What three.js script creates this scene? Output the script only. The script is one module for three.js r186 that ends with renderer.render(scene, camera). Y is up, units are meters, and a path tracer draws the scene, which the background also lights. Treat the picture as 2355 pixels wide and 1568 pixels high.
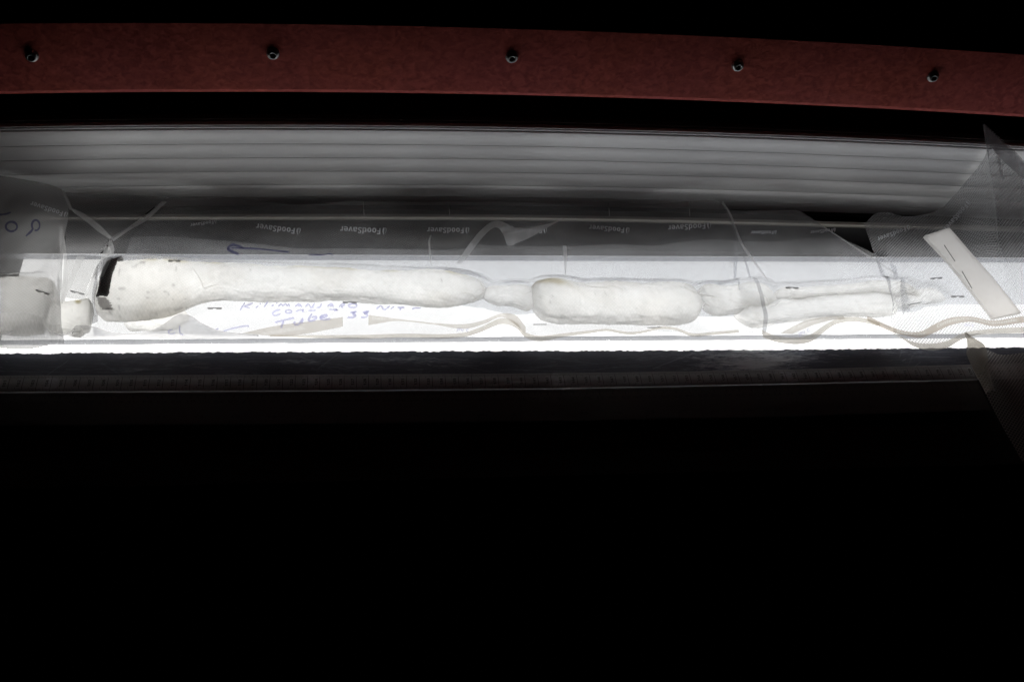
import * as THREE from 'three';
import { FontLoader } from 'three/addons/loaders/FontLoader.js';
import { mergeGeometries, toCreasedNormals } from 'three/addons/utils/BufferGeometryUtils.js';
import { MeshBVH } from 'three-mesh-bvh';
import { RectAreaLightUniformsLib } from 'three/addons/lights/RectAreaLightUniformsLib.js';
RectAreaLightUniformsLib.init();

// ---------------------------------------------------------------- camera
// World: x along the light panel, y up, z towards the viewer; metres. Pixel numbers below are in a 2355 x 1568 frame of the photograph.
const PW = 2355, PH = 1568, FOCAL = 2525, PITCH = 48 * Math.PI / 180, DIST = 0.8;
const scene = new THREE.Scene();
scene.background = new THREE.Color(0, 0, 0);
const camera = new THREE.PerspectiveCamera(2 * Math.atan(PH / 2 / FOCAL) * 180 / Math.PI, PW / PH, 0.02, 20);
{
  const ax = new THREE.Vector3(6.94, 0.05, -1).normalize();              // world x as the camera sees it
  const ay = new THREE.Vector3(0, Math.cos(PITCH), Math.sin(PITCH));
  ay.addScaledVector(ax, -ay.dot(ax)).normalize();
  const az = new THREE.Vector3().crossVectors(ax, ay);
  const m = new THREE.Matrix4().makeBasis(ax, ay, az).transpose();        // camera to world
  camera.quaternion.setFromRotationMatrix(m);
  const fwd = new THREE.Vector3(0, 0, -1).applyQuaternion(camera.quaternion);
  camera.position.copy(fwd).multiplyScalar(-DIST);
  camera.updateMatrixWorld(true);
}
const EYE = camera.position.clone();

// ---------------------------------------------------------------- light: one long flat light panel, nothing else in the dark room
const PANEL = { x0: -0.354, x1: 0.52, z0: -0.0905, z1: 0.0105 };
const panelLight = new THREE.RectAreaLight(new THREE.Color(1, 0.985, 0.955), 1.5, PANEL.x1 - PANEL.x0, PANEL.z1 - PANEL.z0);
panelLight.name = 'light_panel_glow';
panelLight.position.set((PANEL.x0 + PANEL.x1) / 2, 0.001, (PANEL.z0 + PANEL.z1) / 2);
panelLight.rotation.x = Math.PI / 2;
scene.add(panelLight);
const renderer = new THREE.WebGLRenderer({ antialias: true });
renderer.toneMapping = THREE.LinearToneMapping;
renderer.toneMappingExposure = 1.0;
renderer.shadowMap.enabled = true;

// ---------------------------------------------------------------- helpers
let seed = 7;
const rnd = () => { seed = (seed * 1664525 + 1013904223) >>> 0; return seed / 4294967296; };
const lerp = (a, b, t) => a + (b - a) * t, clamp = (x, a, b) => Math.min(b, Math.max(a, x)), smooth = (a, b, x) => { const t = clamp((x - a) / (b - a), 0, 1); return t * t * (3 - 2 * t); };
const hash = (x, y, z) => { let h = Math.imul(x, 374761393) ^ Math.imul(y, 668265263) ^ Math.imul(z, 2147483647 - 1234567); h = Math.imul(h ^ (h >>> 13), 1274126177); return ((h ^ (h >>> 16)) >>> 0) / 4294967296; };
function vnoise(x, y, z = 0) {
  const i = Math.floor(x), j = Math.floor(y), k = Math.floor(z), u = x - i, v = y - j, w = z - k, f = (t) => t * t * t * (t * (t * 6 - 15) + 10), a = f(u), b = f(v), c = f(w);
  const g = (dx, dy, dz) => hash(i + dx, j + dy, k + dz);
  return lerp(lerp(lerp(g(0, 0, 0), g(1, 0, 0), a), lerp(g(0, 1, 0), g(1, 1, 0), a), b), lerp(lerp(g(0, 0, 1), g(1, 0, 1), a), lerp(g(0, 1, 1), g(1, 1, 1), a), b), c) * 2 - 1;
}
const fbm = (x, y, z, n = 4) => { let s = 0, a = 0.5; for (let i = 0; i < n; i++) { s += a * vnoise(x, y, z); x *= 2.03; y *= 2.03; z *= 2.03; a *= 0.5; } return s; };
function rayDir(px, py) { return new THREE.Vector3((px - PW / 2) / FOCAL, (PH / 2 - py) / FOCAL, -1).applyQuaternion(camera.quaternion).normalize(); }
function onY(px, py, y) { const d = rayDir(px, py); return d.multiplyScalar((y - EYE.y) / d.y).add(EYE); }
function onZ(px, py, z) { const d = rayDir(px, py); return d.multiplyScalar((z - EYE.z) / d.z).add(EYE); }
// a polyline given as [x, y] pixels, read at x with rounded corners (monotone x)
function line(pts) {
  const n = pts.length, m = [];
  for (let i = 0; i < n; i++) m[i] = i === 0 || i === n - 1 ? null : ((pts[i + 1][1] - pts[i][1]) / (pts[i + 1][0] - pts[i][0]) * (pts[i][0] - pts[i - 1][0]) + (pts[i][1] - pts[i - 1][1]) / (pts[i][0] - pts[i - 1][0]) * (pts[i + 1][0] - pts[i][0])) / (pts[i + 1][0] - pts[i - 1][0]);
  m[0] = (pts[1][1] - pts[0][1]) / (pts[1][0] - pts[0][0]); m[n - 1] = (pts[n - 1][1] - pts[n - 2][1]) / (pts[n - 1][0] - pts[n - 2][0]);
  return (x) => {
    if (x <= pts[0][0]) return pts[0][1]; if (x >= pts[n - 1][0]) return pts[n - 1][1];
    let i = 0; while (x > pts[i + 1][0]) i++;
    const h = pts[i + 1][0] - pts[i][0], t = (x - pts[i][0]) / h, t2 = t * t, t3 = t2 * t;
    return (2 * t3 - 3 * t2 + 1) * pts[i][1] + (t3 - 2 * t2 + t) * h * m[i] + (-2 * t3 + 3 * t2) * pts[i + 1][1] + (t3 - t2) * h * m[i + 1];
  };
}
// a free polyline, read by its share of length t in 0..1 as a smooth curve through its points
function path(pts) {
  const c = new THREE.CatmullRomCurve3(pts.map(([x, y]) => new THREE.Vector3(x, y, 0)), false, 'centripetal');
  return (t) => { const p = c.getPointAt(clamp(t, 0, 1)); return [p.x, p.y]; };
}
function pathByPoint(pts) { const c = new THREE.CatmullRomCurve3(pts.map(([x, y]) => new THREE.Vector3(x, y, 0)), false, 'centripetal'); return (t) => { const p = c.getPoint(clamp(t, 0, 1)); return [p.x, p.y]; }; }
const names = new Map();
const numbered = (n) => { const k = names.get(n) ?? 0; names.set(n, k + 1); return k ? n + '_' + String(k).padStart(3, '0') : n; };
function part(name, geometry, material, parent, label) {
  const m = new THREE.Mesh(geometry, material); m.name = name; m.castShadow = m.receiveShadow = true;
  if (label) m.userData.label = label;
  parent.add(m); return m;
}
function thing(name, label, category, group) {
  const g = new THREE.Group(); g.name = numbered(name); g.userData = { label, category }; if (group) g.userData.group = group;
  scene.add(g); return g;
}
function settle(g) {      // put the group's origin at the foot of what it holds
  const box = new THREE.Box3().setFromObject(g), o = new THREE.Vector3((box.min.x + box.max.x) / 2, box.min.y, (box.min.z + box.max.z) / 2);
  const done = new Set();
  g.traverse((c) => { if (c.isMesh && !done.has(c.geometry)) { c.geometry.translate(-o.x, -o.y, -o.z); done.add(c.geometry); } });
  g.position.copy(o); g.updateMatrixWorld(true);
}
function structure(name, geometry, material) { const m = part(name, geometry, material, scene); m.userData.kind = 'structure'; return m; }
function grid(nu, nv, fn, uvfn) {          // fn(u, v) -> Vector3
  const p = [], uv = [], ix = [];
  for (let j = 0; j <= nv; j++) for (let i = 0; i <= nu; i++) { const q = fn(i / nu, j / nv); p.push(q.x, q.y, q.z); const t = uvfn ? uvfn(i / nu, j / nv, q) : [q.x, -q.z]; uv.push(t[0], t[1]); }
  for (let j = 0; j < nv; j++) for (let i = 0; i < nu; i++) { const a = j * (nu + 1) + i, b = a + 1, c = a + nu + 1, d = c + 1; ix.push(a, c, b, b, c, d); }
  const g = new THREE.BufferGeometry(); g.setAttribute('position', new THREE.Float32BufferAttribute(p, 3)); g.setAttribute('uv', new THREE.Float32BufferAttribute(uv, 2)); g.setIndex(ix); g.computeVertexNormals(); return g;
}
// a profile [[z, y], ...] (closed, seen from +x) swept along x; off(x) gives [dy, dz]
function sweep(profile, xs, off = () => [0, 0], crease = 0.5) {
  const n = profile.length, p = [], uv = [], ix = [], len = [0];
  for (let k = 0; k < n; k++) { const a = profile[k], b = profile[(k + 1) % n]; len.push(len[k] + Math.hypot(a[0] - b[0], a[1] - b[1])); }
  for (const x of xs) { const [dy, dz] = off(x); for (let k = 0; k <= n; k++) { const q = profile[k % n]; p.push(x, q[1] + dy, q[0] + dz); uv.push(x, len[k]); } }
  for (let i = 0; i < xs.length - 1; i++) for (let k = 0; k < n; k++) { const a = i * (n + 1) + k, b = a + 1, c = a + n + 1, d = c + 1; ix.push(a, c, b, b, c, d); }
  const caps = THREE.ShapeUtils.triangulateShape(profile.map(([z, y]) => new THREE.Vector2(z, y)), []);
  for (const [e, flip] of [[0, false], [xs.length - 1, true]]) for (const t of caps) { const [a, b, c] = t.map((k) => e * (n + 1) + k); flip ? ix.push(a, c, b) : ix.push(a, b, c); }
  let g = new THREE.BufferGeometry(); g.setAttribute('position', new THREE.Float32BufferAttribute(p, 3)); g.setAttribute('uv', new THREE.Float32BufferAttribute(uv, 2)); g.setIndex(ix);
  return crease ? toCreasedNormals(g, crease) : g;
}
const span = (a, b, n) => Array.from({ length: n + 1 }, (_, i) => lerp(a, b, i / n));
function rounded(z0, z1, y0, y1, r, n = 4) {   // rounded rectangle profile
  const out = [], q = (cz, cy, a0) => { for (let i = 0; i <= n; i++) { const a = a0 + Math.PI / 2 * i / n; out.push([cz + r * Math.cos(a), cy + r * Math.sin(a)]); } };
  q(z1 - r, y1 - r, 0); q(z0 + r, y1 - r, Math.PI / 2); q(z0 + r, y0 + r, Math.PI); q(z1 - r, y0 + r, 1.5 * Math.PI); return out;
}
function box(x0, x1, y0, y1, z0, z1) { const g = new THREE.BoxGeometry(x1 - x0, y1 - y0, z1 - z0); g.translate((x0 + x1) / 2, (y0 + y1) / 2, (z0 + z1) / 2); return g; }
function texture(w, h, fn, srgb = false) {
  const d = new Uint8Array(w * h * 4);
  for (let y = 0; y < h; y++) for (let x = 0; x < w; x++) { const c = fn(x / w, y / h, x, y), o = (y * w + x) * 4; for (let k = 0; k < 3; k++) d[o + k] = clamp(Math.round((Array.isArray(c) ? c[k] : c) * 255), 0, 255); d[o + 3] = 255; }
  const t = new THREE.DataTexture(d, w, h); t.magFilter = t.minFilter = THREE.LinearFilter; t.wrapS = t.wrapT = THREE.RepeatWrapping; if (srgb) t.colorSpace = THREE.SRGBColorSpace; t.needsUpdate = true; return t;
}
function painted(w, h, draw, srgb = true) {
  const c = document.createElement('canvas'); c.width = w; c.height = h; draw(c.getContext('2d'), w, h);
  const t = new THREE.CanvasTexture(c); t.magFilter = THREE.LinearFilter; t.wrapS = t.wrapT = THREE.ClampToEdgeWrapping; if (srgb) t.colorSpace = THREE.SRGBColorSpace; return t;
}
const tile = (f, u, v, n) => { const a = u, b = v; return lerp(lerp(f(a * n, b * n), f((a - 1) * n, b * n), smooth(0.8, 1, a)), lerp(f(a * n, (b - 1) * n), f((a - 1) * n, (b - 1) * n), smooth(0.8, 1, a)), smooth(0.8, 1, b)); };
const std = (o) => new THREE.MeshStandardMaterial({ side: THREE.DoubleSide, ...o });
const phys = (o) => new THREE.MeshPhysicalMaterial({ side: THREE.DoubleSide, ...o });
const rgb = (r, g, b) => new THREE.Color().setRGB(r, g, b);

// ---------------------------------------------------------------- materials
const fleck = (a, b) => fbm(a + 1.4 * fbm(a * 0.5, b * 0.5, 3, 2), b + 1.4 * fbm(a * 0.5, b * 0.5, 7, 2), 1, 4);   // short hairs lying in all directions
const redTex = texture(1024, 256, (u, v) => {
  const n = tile((a, b) => fleck(a * 1.3, b * 0.42), u, v, 92), m = tile((a, b) => fbm(a, b * 0.3, 8, 3), u, v, 7), k = 0.5 + 0.85 * n;
  return [clamp(0.51 + 0.16 * k + 0.015 * m, 0, 1), clamp(0.205 + 0.1 * k + 0.01 * m, 0, 1), clamp(0.185 + 0.09 * k - 0.02 * m, 0, 1)];
}, true);
redTex.repeat.set(1 / 0.36, 1 / 0.09);
const redBump = texture(1024, 256, (u, v) => 0.5 + 0.5 * tile((a, b) => fleck(a * 1.3, b * 0.42), u, v, 70));
redBump.repeat.copy(redTex.repeat);
const M = {
  glow: std({ color: 0xffffff, emissive: rgb(1, 0.985, 0.955), emissiveIntensity: 1.01, roughness: 0.6 }),
  black: std({ color: rgb(0.012, 0.012, 0.013), roughness: 0.75 }),
  matBlack: std({ color: rgb(0.02, 0.018, 0.017), roughness: 0.95 }),
  brownBlack: std({ color: rgb(0.05, 0.045, 0.042), roughness: 0.9 }),
  red: new THREE.MeshPhysicalMaterial({ side: THREE.DoubleSide, map: redTex, bumpMap: redBump, bumpScale: 0.0002, roughness: 0.8, specularIntensity: 0.35 }),
  steel: std({ color: rgb(0.26, 0.27, 0.27), metalness: 1, roughness: 0.34 }),
  darkHole: std({ color: rgb(0.01, 0.01, 0.01), roughness: 0.9 }),
  polished: std({ color: rgb(0.4, 0.385, 0.35), metalness: 1, roughness: 0.58 }),
  bevel: std({ color: rgb(0.16, 0.16, 0.16), metalness: 1, roughness: 0.35 }),
  staple: std({ color: rgb(0.42, 0.42, 0.43), metalness: 0.8, roughness: 0.4 }),
};
const aluRough = texture(512, 256, (u, v) => 0.66 + 0.05 * tile((a, b) => fbm(a * 0.25, b * 6, 2, 4), u, v, 24) + 0.1 * tile((a, b) => fbm(a, b, 4, 3), u, v, 5));
const aluTex = texture(1024, 256, (u, v) => { const s = tile((a, b) => fbm(a * 0.15, b * 8, 2, 4), u, v, 24), m = tile((a, b) => fbm(a, b, 6, 4), u, v, 7), k = 0.87 + 0.01 * s + 0.05 * m; return [k, k, k * 0.985]; });
for (const t of [aluRough, aluTex]) t.repeat.set(1 / 0.45, 1 / 0.11);
M.alu = std({ color: rgb(0.95, 0.96, 0.99), map: aluTex, roughnessMap: aluRough, roughness: 0.9, metalness: 0.4 });
const WHITE = rgb(0.93, 0.925, 0.91);

// embossed vacuum-bag film: a lattice of small pillows every 2.5 mm
const emboss = (u, v) => { const a = (u + v) % 1, b = ((u - v) % 1 + 1) % 1, d = Math.min(Math.min(a, 1 - a), Math.min(b, 1 - b)); return d; };
const filmBump = texture(256, 256, (u, v) => smooth(0.02, 0.24, emboss(u * 4, v * 4)));
const filmRough = texture(256, 256, (u, v) => { const d = emboss(u * 4, v * 4); return 0.9 + 0.1 * (1 - smooth(0.05, 0.2, d)); });
for (const t of [filmBump, filmRough]) t.repeat.set(1 / 0.0104, 1 / 0.0104);
const filmMesh = texture(256, 256, (u, v) => { const d = emboss(u * 4, v * 4); return 0.5 + 0.5 * (1 - smooth(0.04, 0.2, d)); }); filmMesh.repeat.set(1 / 0.0108, 1 / 0.0108);
const filmSmear = texture(512, 512, (u, v) => 0.8 + 0.35 * tile((a, b) => fbm(a, b * 0.6, 3, 5), u, v, 6)); filmSmear.repeat.set(4, 4);
const film = (o) => phys({ color: rgb(0.755, 0.76, 0.775), transmission: 0.9, thickness: 0, roughness: 0.29, roughnessMap: filmRough, bumpMap: filmBump, bumpScale: 0.00009, ior: 1.4, specularIntensity: 0.9, ...o });
M.film = film({});
M.filmFold = film({ roughness: 0.5, transmission: 0.85, color: rgb(0.95, 0.95, 0.95) });
M.filmBeige = film({ transmission: 0.86, roughness: 0.4, color: rgb(0.9, 0.865, 0.80) });
M.torn = film({ color: rgb(0.66, 0.63, 0.57), roughness: 0.55, transmission: 0.62 });
M.print = phys({ color: rgb(0.7, 0.72, 0.75), transmission: 0.45, roughness: 1, thickness: 0, specularIntensity: 0.3 });
M.ink = phys({ color: rgb(0.58, 0.58, 0.74), transmission: 0.9, thickness: 0, roughness: 0.8, specularIntensity: 0.3 });
M.inkDark = phys({ color: rgb(0.14, 0.14, 0.22), transmission: 0.65, thickness: 0, roughness: 0.8, specularIntensity: 0.3 });
M.ice = phys({ color: rgb(0.965, 0.955, 0.935), vertexColors: true, transmission: 0.985, thickness: 0, roughness: 1, specularIntensity: 0.2 });
M.iceClear = phys({ color: rgb(0.97, 0.975, 0.98), transmission: 1, thickness: 0, roughness: 0.45, specularIntensity: 0.2 });
M.band = phys({ color: rgb(0.02, 0.018, 0.016), roughness: 0.8 });
M.bandGrey = phys({ color: rgb(0.4, 0.39, 0.38), transmission: 0.8, thickness: 0, roughness: 0.9 });
M.acrylic = phys({ color: rgb(0.985, 0.99, 0.995), transmission: 1, thickness: 0, roughness: 0.03, ior: 1.49 });
const edgeBump = texture(512, 32, (u, v) => 0.5 + 0.5 * tile((a, b) => fbm(a, b * 0.4, 1, 4), u, v, 40)); edgeBump.repeat.set(6, 1);
M.acrylicEdge = phys({ color: rgb(0.34, 0.35, 0.375), transmission: 0.55, thickness: 0, roughness: 0.85, bumpMap: edgeBump, bumpScale: 0.0006, specularIntensity: 0.6 });
M.whitePlastic = phys({ color: rgb(0.92, 0.905, 0.885), transmission: 0.85, thickness: 0, roughness: 0.8, specularIntensity: 0.4 });

// ---------------------------------------------------------------- the bench and its surroundings
const BASE = 0.0071;                               // top of the acrylic sheet
structure('bench_top', box(-0.7, 0.85, -0.06, -0.032, -0.26, 0.12), M.matBlack);
structure('bench_front', box(-0.7, 0.85, -0.4, -0.0605, 0.10, 0.1195), M.matBlack);
structure('back_wall', box(-0.9, 1.1, -0.06, 0.75, -0.30, -0.27), M.matBlack);

const xsLong = span(-0.62, 0.78, 70);
{ // light panel
  const g = thing('light_panel', 'long flat glowing white light panel under the ice cores', 'light panel');
  part('diffuser', box(PANEL.x0, PANEL.x1, -0.004, 0, PANEL.z0, PANEL.z1 + 0.008), M.glow, g);
  part('housing', box(PANEL.x0 - 0.004, PANEL.x1 + 0.004, -0.0318, -0.0045, PANEL.z0 - 0.003, 0.098), M.black, g);
  settle(g);
}
{ // acrylic sheet over the panel
  const g = thing('acrylic_sheet', 'clear acrylic sheet with frosted edges lying on the light panel', 'acrylic sheet');
  const zf = onY(1177, 788.5, 0).z, zb = onY(1177, 604, 0).z, x0 = PANEL.x0 - 0.06, x1 = PANEL.x1 + 0.05, y0 = 0.0016;
  part('sheet', box(x0, x1, BASE - 0.0004, BASE, zb, zf), M.acrylic, g);
  const zfAt = (x) => zf + 0.0006 * vnoise(x * 30, 1) ;
  part('front_edge', grid(220, 4, (u, v) => { const x = lerp(x0, x1, u); return new THREE.Vector3(x, lerp(BASE - 0.0002, y0, v), zf + 0.0004 + 0.0005 * fbm(x * 60, v * 2, 3) - 0.0006 * (v - 0.5) ** 2); }, (u, v) => [u * 6, v]), M.acrylicEdge, g);
  part('back_edge', grid(60, 2, (u, v) => new THREE.Vector3(lerp(x0, x1, u), lerp(BASE - 0.0002, y0, v), zb - 0.0004), (u, v) => [u * 6, v]), M.acrylicEdge, g);
  const drops = [], ball = new THREE.SphereGeometry(1, 8, 6);
  for (let i = 0; i < 150; i++) { const c = Math.floor(rnd() * 12), x = lerp(-0.34, 0.42, hash(c, 3, 1)) + (rnd() + rnd() - 1) * 0.035, s = 0.00025 + 0.0006 * rnd() * rnd(), q = ball.clone(); q.scale(s * (1 + rnd()), s * 0.7, s * 0.6); q.translate(x, lerp(y0 + 0.0008, BASE - 0.0006, rnd()), zf + 0.0008); drops.push(q); }
  const d = part('water_droplets', mergeGeometries(drops), phys({ color: rgb(0.95, 0.96, 0.98), transmission: 1, thickness: 0.001, ior: 1.33, roughness: 0.03 }), g); d.userData.kind = 'stuff';
  settle(g);
}
// front rail of the bench: black masking tape with a torn edge, the measuring tape, a clear scratched strip, a steel ruler
const zAt = (py) => (x) => { const f = line(py); let px = PW / 2 + x * 3100; for (let i = 0; i < 4; i++) { const q = onY(px, f(px), 0.002); px += (x - q.x) * 3100; } return onY(px, f(px), 0.002).z; };
const zTape = zAt([[-300, 815], [0, 811.5], [600, 808], [1177, 805.5], [1750, 803], [2355, 797], [2700, 793]]);
const zScaleBack = zAt([[-300, 868], [0, 866], [700, 863.5], [1177, 861], [1750, 853], [2355, 837], [2700, 828]]);
const zScaleFront = zAt([[-300, 912], [0, 909], [700, 905], [1177, 901], [1750, 890], [2355, 876], [2700, 868]]);
const zRulerFront = zAt([[-300, 988], [0, 984], [700, 980], [1177, 974], [1750, 964], [2355, 945], [2700, 935]]);
structure('front_ledge', grid(80, 2, (u, v) => { const x = lerp(-0.6, 0.78, u); return new THREE.Vector3(x, -0.0008, lerp(0.03, 0.1195, v)); }), M.matBlack);
const scratch = (w, h, back, n, extra, smudge = 0.61) => painted(w, h, (c) => {  // worn scratches and scuffs, with their edge-lit glow painted in as pale grey
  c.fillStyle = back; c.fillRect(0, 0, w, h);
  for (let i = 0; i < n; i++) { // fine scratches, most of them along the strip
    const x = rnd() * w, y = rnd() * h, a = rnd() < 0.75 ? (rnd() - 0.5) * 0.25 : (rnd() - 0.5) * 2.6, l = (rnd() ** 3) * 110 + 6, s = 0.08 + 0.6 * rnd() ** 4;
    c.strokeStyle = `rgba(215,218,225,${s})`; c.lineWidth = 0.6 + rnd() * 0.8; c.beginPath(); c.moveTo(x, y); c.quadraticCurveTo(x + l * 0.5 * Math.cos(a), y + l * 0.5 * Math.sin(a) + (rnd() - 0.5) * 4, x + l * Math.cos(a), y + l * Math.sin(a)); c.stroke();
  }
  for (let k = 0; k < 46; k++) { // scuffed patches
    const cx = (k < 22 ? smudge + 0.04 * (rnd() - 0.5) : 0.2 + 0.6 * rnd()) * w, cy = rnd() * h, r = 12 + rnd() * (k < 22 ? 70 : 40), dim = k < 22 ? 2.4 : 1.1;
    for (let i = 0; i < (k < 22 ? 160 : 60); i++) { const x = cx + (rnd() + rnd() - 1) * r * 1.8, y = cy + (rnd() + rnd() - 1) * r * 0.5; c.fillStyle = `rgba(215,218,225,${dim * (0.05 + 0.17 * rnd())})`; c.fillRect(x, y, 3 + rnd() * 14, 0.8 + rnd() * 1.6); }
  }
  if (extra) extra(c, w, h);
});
{
  const g = thing('masking_tape', 'black masking tape with a ragged edge along the glowing panel', 'tape');
  part('strip', grid(900, 4, (u, v) => {
    const x = lerp(-0.5, 0.6, u), rag = 0.0007 * fbm(x * 150, 1, 1, 3) + 0.00045 * vnoise(x * 520, 4) + 0.0003 * vnoise(x * 1500, 2); const zb = zTape(x) + rag;
    return new THREE.Vector3(x, 0.002 + 0.0006 * v - 0.0008 * (v === 0 ? 1 : 0), lerp(zb, zScaleBack(x) + 0.004, v));
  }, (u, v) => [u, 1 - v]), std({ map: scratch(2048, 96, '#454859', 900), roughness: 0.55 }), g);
  settle(g);
}
{
  const g = thing('measuring_tape', 'dark measuring tape with centimetre numbers stuck behind the ruler', 'measuring tape');
  const N = 5, cm = (n) => { // where the photograph shows the number n (2355-pixel frame)
    const f = line([[80, -640], [100, -15], [110, 310], [120, 620], [130, 905], [134, 1024], [140, 1207], [150, 1502], [160, 1780], [174, 2142], [177, 2217], [181, 2308], [186, 2415], [196, 2600]]); return f(n); };
  const X0 = onY(cm(92), 884, 0.003).x, X1 = onY(cm(190), 858, 0.003).x;
  const xOf = (n) => onY(cm(n), lerp(889, 857, clamp(cm(n) / 2355, 0, 1)), 0.003).x;
  for (let s = 0; s < N; s++) {
    const a = lerp(X0, X1, s / N), b = lerp(X0, X1, (s + 1) / N), w = 2048, h = 128;
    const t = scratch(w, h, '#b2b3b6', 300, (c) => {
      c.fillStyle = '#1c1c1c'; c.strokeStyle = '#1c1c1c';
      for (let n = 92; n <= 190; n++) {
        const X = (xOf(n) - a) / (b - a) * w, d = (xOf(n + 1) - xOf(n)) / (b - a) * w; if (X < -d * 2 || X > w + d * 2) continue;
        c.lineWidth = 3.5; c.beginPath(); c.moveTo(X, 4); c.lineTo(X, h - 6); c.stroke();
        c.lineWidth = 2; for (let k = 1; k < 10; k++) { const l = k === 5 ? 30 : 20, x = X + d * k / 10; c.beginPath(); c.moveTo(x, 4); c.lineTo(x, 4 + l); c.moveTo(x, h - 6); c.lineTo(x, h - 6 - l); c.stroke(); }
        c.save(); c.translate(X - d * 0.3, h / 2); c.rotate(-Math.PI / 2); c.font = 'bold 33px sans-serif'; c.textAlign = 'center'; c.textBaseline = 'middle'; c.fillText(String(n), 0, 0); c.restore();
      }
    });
    part('tape_length', grid(40, 3, (u, v) => { const x = lerp(a, b, u); return new THREE.Vector3(x, 0.003 + 0.0006 * Math.sin(Math.PI * v), lerp(zScaleBack(x), zScaleFront(x) - 0.0015, v)); }, (u, v) => [u, 1 - v]), std({ map: t, roughness: 0.95 }), g);
  }
  settle(g);
}
{
  const g = thing('steel_ruler', 'dark steel ruler lying in front of the measuring tape', 'ruler');
  const x0 = -0.5, x1 = onY(2262, 905, 0.004).x;
  const t = painted(2048, 128, (c, w, h) => {
    c.fillStyle = '#3c3836'; c.fillRect(0, 0, w, h);
    for (let i = 0; i < 500; i++) { c.fillStyle = `rgba(${rnd() < 0.5 ? '20,19,18' : '90,86,82'},${0.05 + 0.05 * rnd()})`; c.fillRect(rnd() * w, rnd() * h, 40 + rnd() * 200, 1); }
    c.fillStyle = c.strokeStyle = '#0c0b0b'; c.font = '15px sans-serif'; c.textAlign = 'center';
    for (let i = 0; i <= 91; i++) { const X = i / 91 * w; c.lineWidth = 1.4; c.beginPath(); c.moveTo(X, 3); c.lineTo(X, 22); c.stroke(); c.lineWidth = 0.8; for (let k = 1; k < 10; k++) { const x = X + k / 10 * w / 91; c.beginPath(); c.moveTo(x, 3); c.lineTo(x, 3 + (k === 5 ? 15 : 10)); c.stroke(); } c.save(); c.translate(X, 30); c.rotate(Math.PI); c.fillText(String(91 - i), 0, 0); c.restore(); }
    for (let i = 0; i <= 36; i++) { const X = i / 36 * w; c.beginPath(); c.moveTo(X, h - 3); c.lineTo(X, h - 20); c.stroke(); c.fillText(String(i), X + 8, h - 26); }
  });
  const prof = [[0, 0], [0, 0.0009], [0.0003, 0.0012], [1, 0.0012]];
  part('blade', grid(120, 6, (u, v) => {
    const x = lerp(x0, x1, u), za = zScaleFront(x) + 0.0004, zb = zRulerFront(x);
    if (v === 0) return new THREE.Vector3(x, 0.0022, za - 0.0004);
    return new THREE.Vector3(x, v < 0.2 ? 0.0042 : 0.0044, v < 0.2 ? za : lerp(za + 0.0003, zb, (v - 1 / 3) / (2 / 3) * (v > 0.2 ? 1 : 0)));
  }, (u, v) => [u, v < 0.34 ? 1 : 1 - (v - 1 / 3) * 1.5]), std({ map: t, metalness: 0.4, roughness: 0.5 }), g);
  part('back_bevel', grid(120, 1, (u, v) => { const x = lerp(x0 + 0.15, x1, u), za = zScaleFront(x); return new THREE.Vector3(x, 0.0043 + 0.00026 * v, za - 0.0006 + 0.0007 * v); }), M.bevel, g);
  settle(g);
}

// ---------------------------------------------------------------- behind the panel: trough, rail, ribbed aluminium wall, red bar
const bow = (pts, z) => { // the gentle arch of a long part: y at x on the plane z
  const f = line(pts), n = 40, xs = [], ys = []; for (let i = 0; i <= n; i++) { const px = lerp(-450, 2800, i / n), q = onZ(px, f(px), z); xs.push(q.x); ys.push(q.y); }
  return (x) => { if (x <= xs[0]) return ys[0] + (x - xs[0]) * (ys[1] - ys[0]) / (xs[1] - xs[0]); let i = 0; while (i < n - 1 && x > xs[i + 1]) i++; return lerp(ys[i], ys[i + 1], (x - xs[i]) / (xs[i + 1] - xs[i])); };
};
const quad = (a, b, c) => Array.from({ length: 16 }, (_, i) => { const x = lerp(-450, 2800, i / 15), k = x / 1000; return [x, a + b * k + c * k * k]; });
{
  const g = thing('metal_rail', 'thin polished metal rail running behind the light panel', 'rail');
  const z = onY(1900, 516, 0.004).z, f = bow([[-450, 498], [0, 500], [500, 499], [1177, 500], [1500, 505], [1900, 515], [2355, 527], [2800, 540]], z);
  const y0 = f(0.2);
  part('rod', sweep(rounded(z - 0.0045, z, y0 - 0.0045, y0, 0.0018, 5), xsLong, (x) => [f(x) - y0, 0]), M.polished, g);
  part('support', sweep(rounded(z - 0.006, z - 0.0015, y0 - 0.036, y0 - 0.005, 0.0005, 2), xsLong, (x) => [f(x) - y0, 0]), M.black, g);
  settle(g);
}
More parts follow.
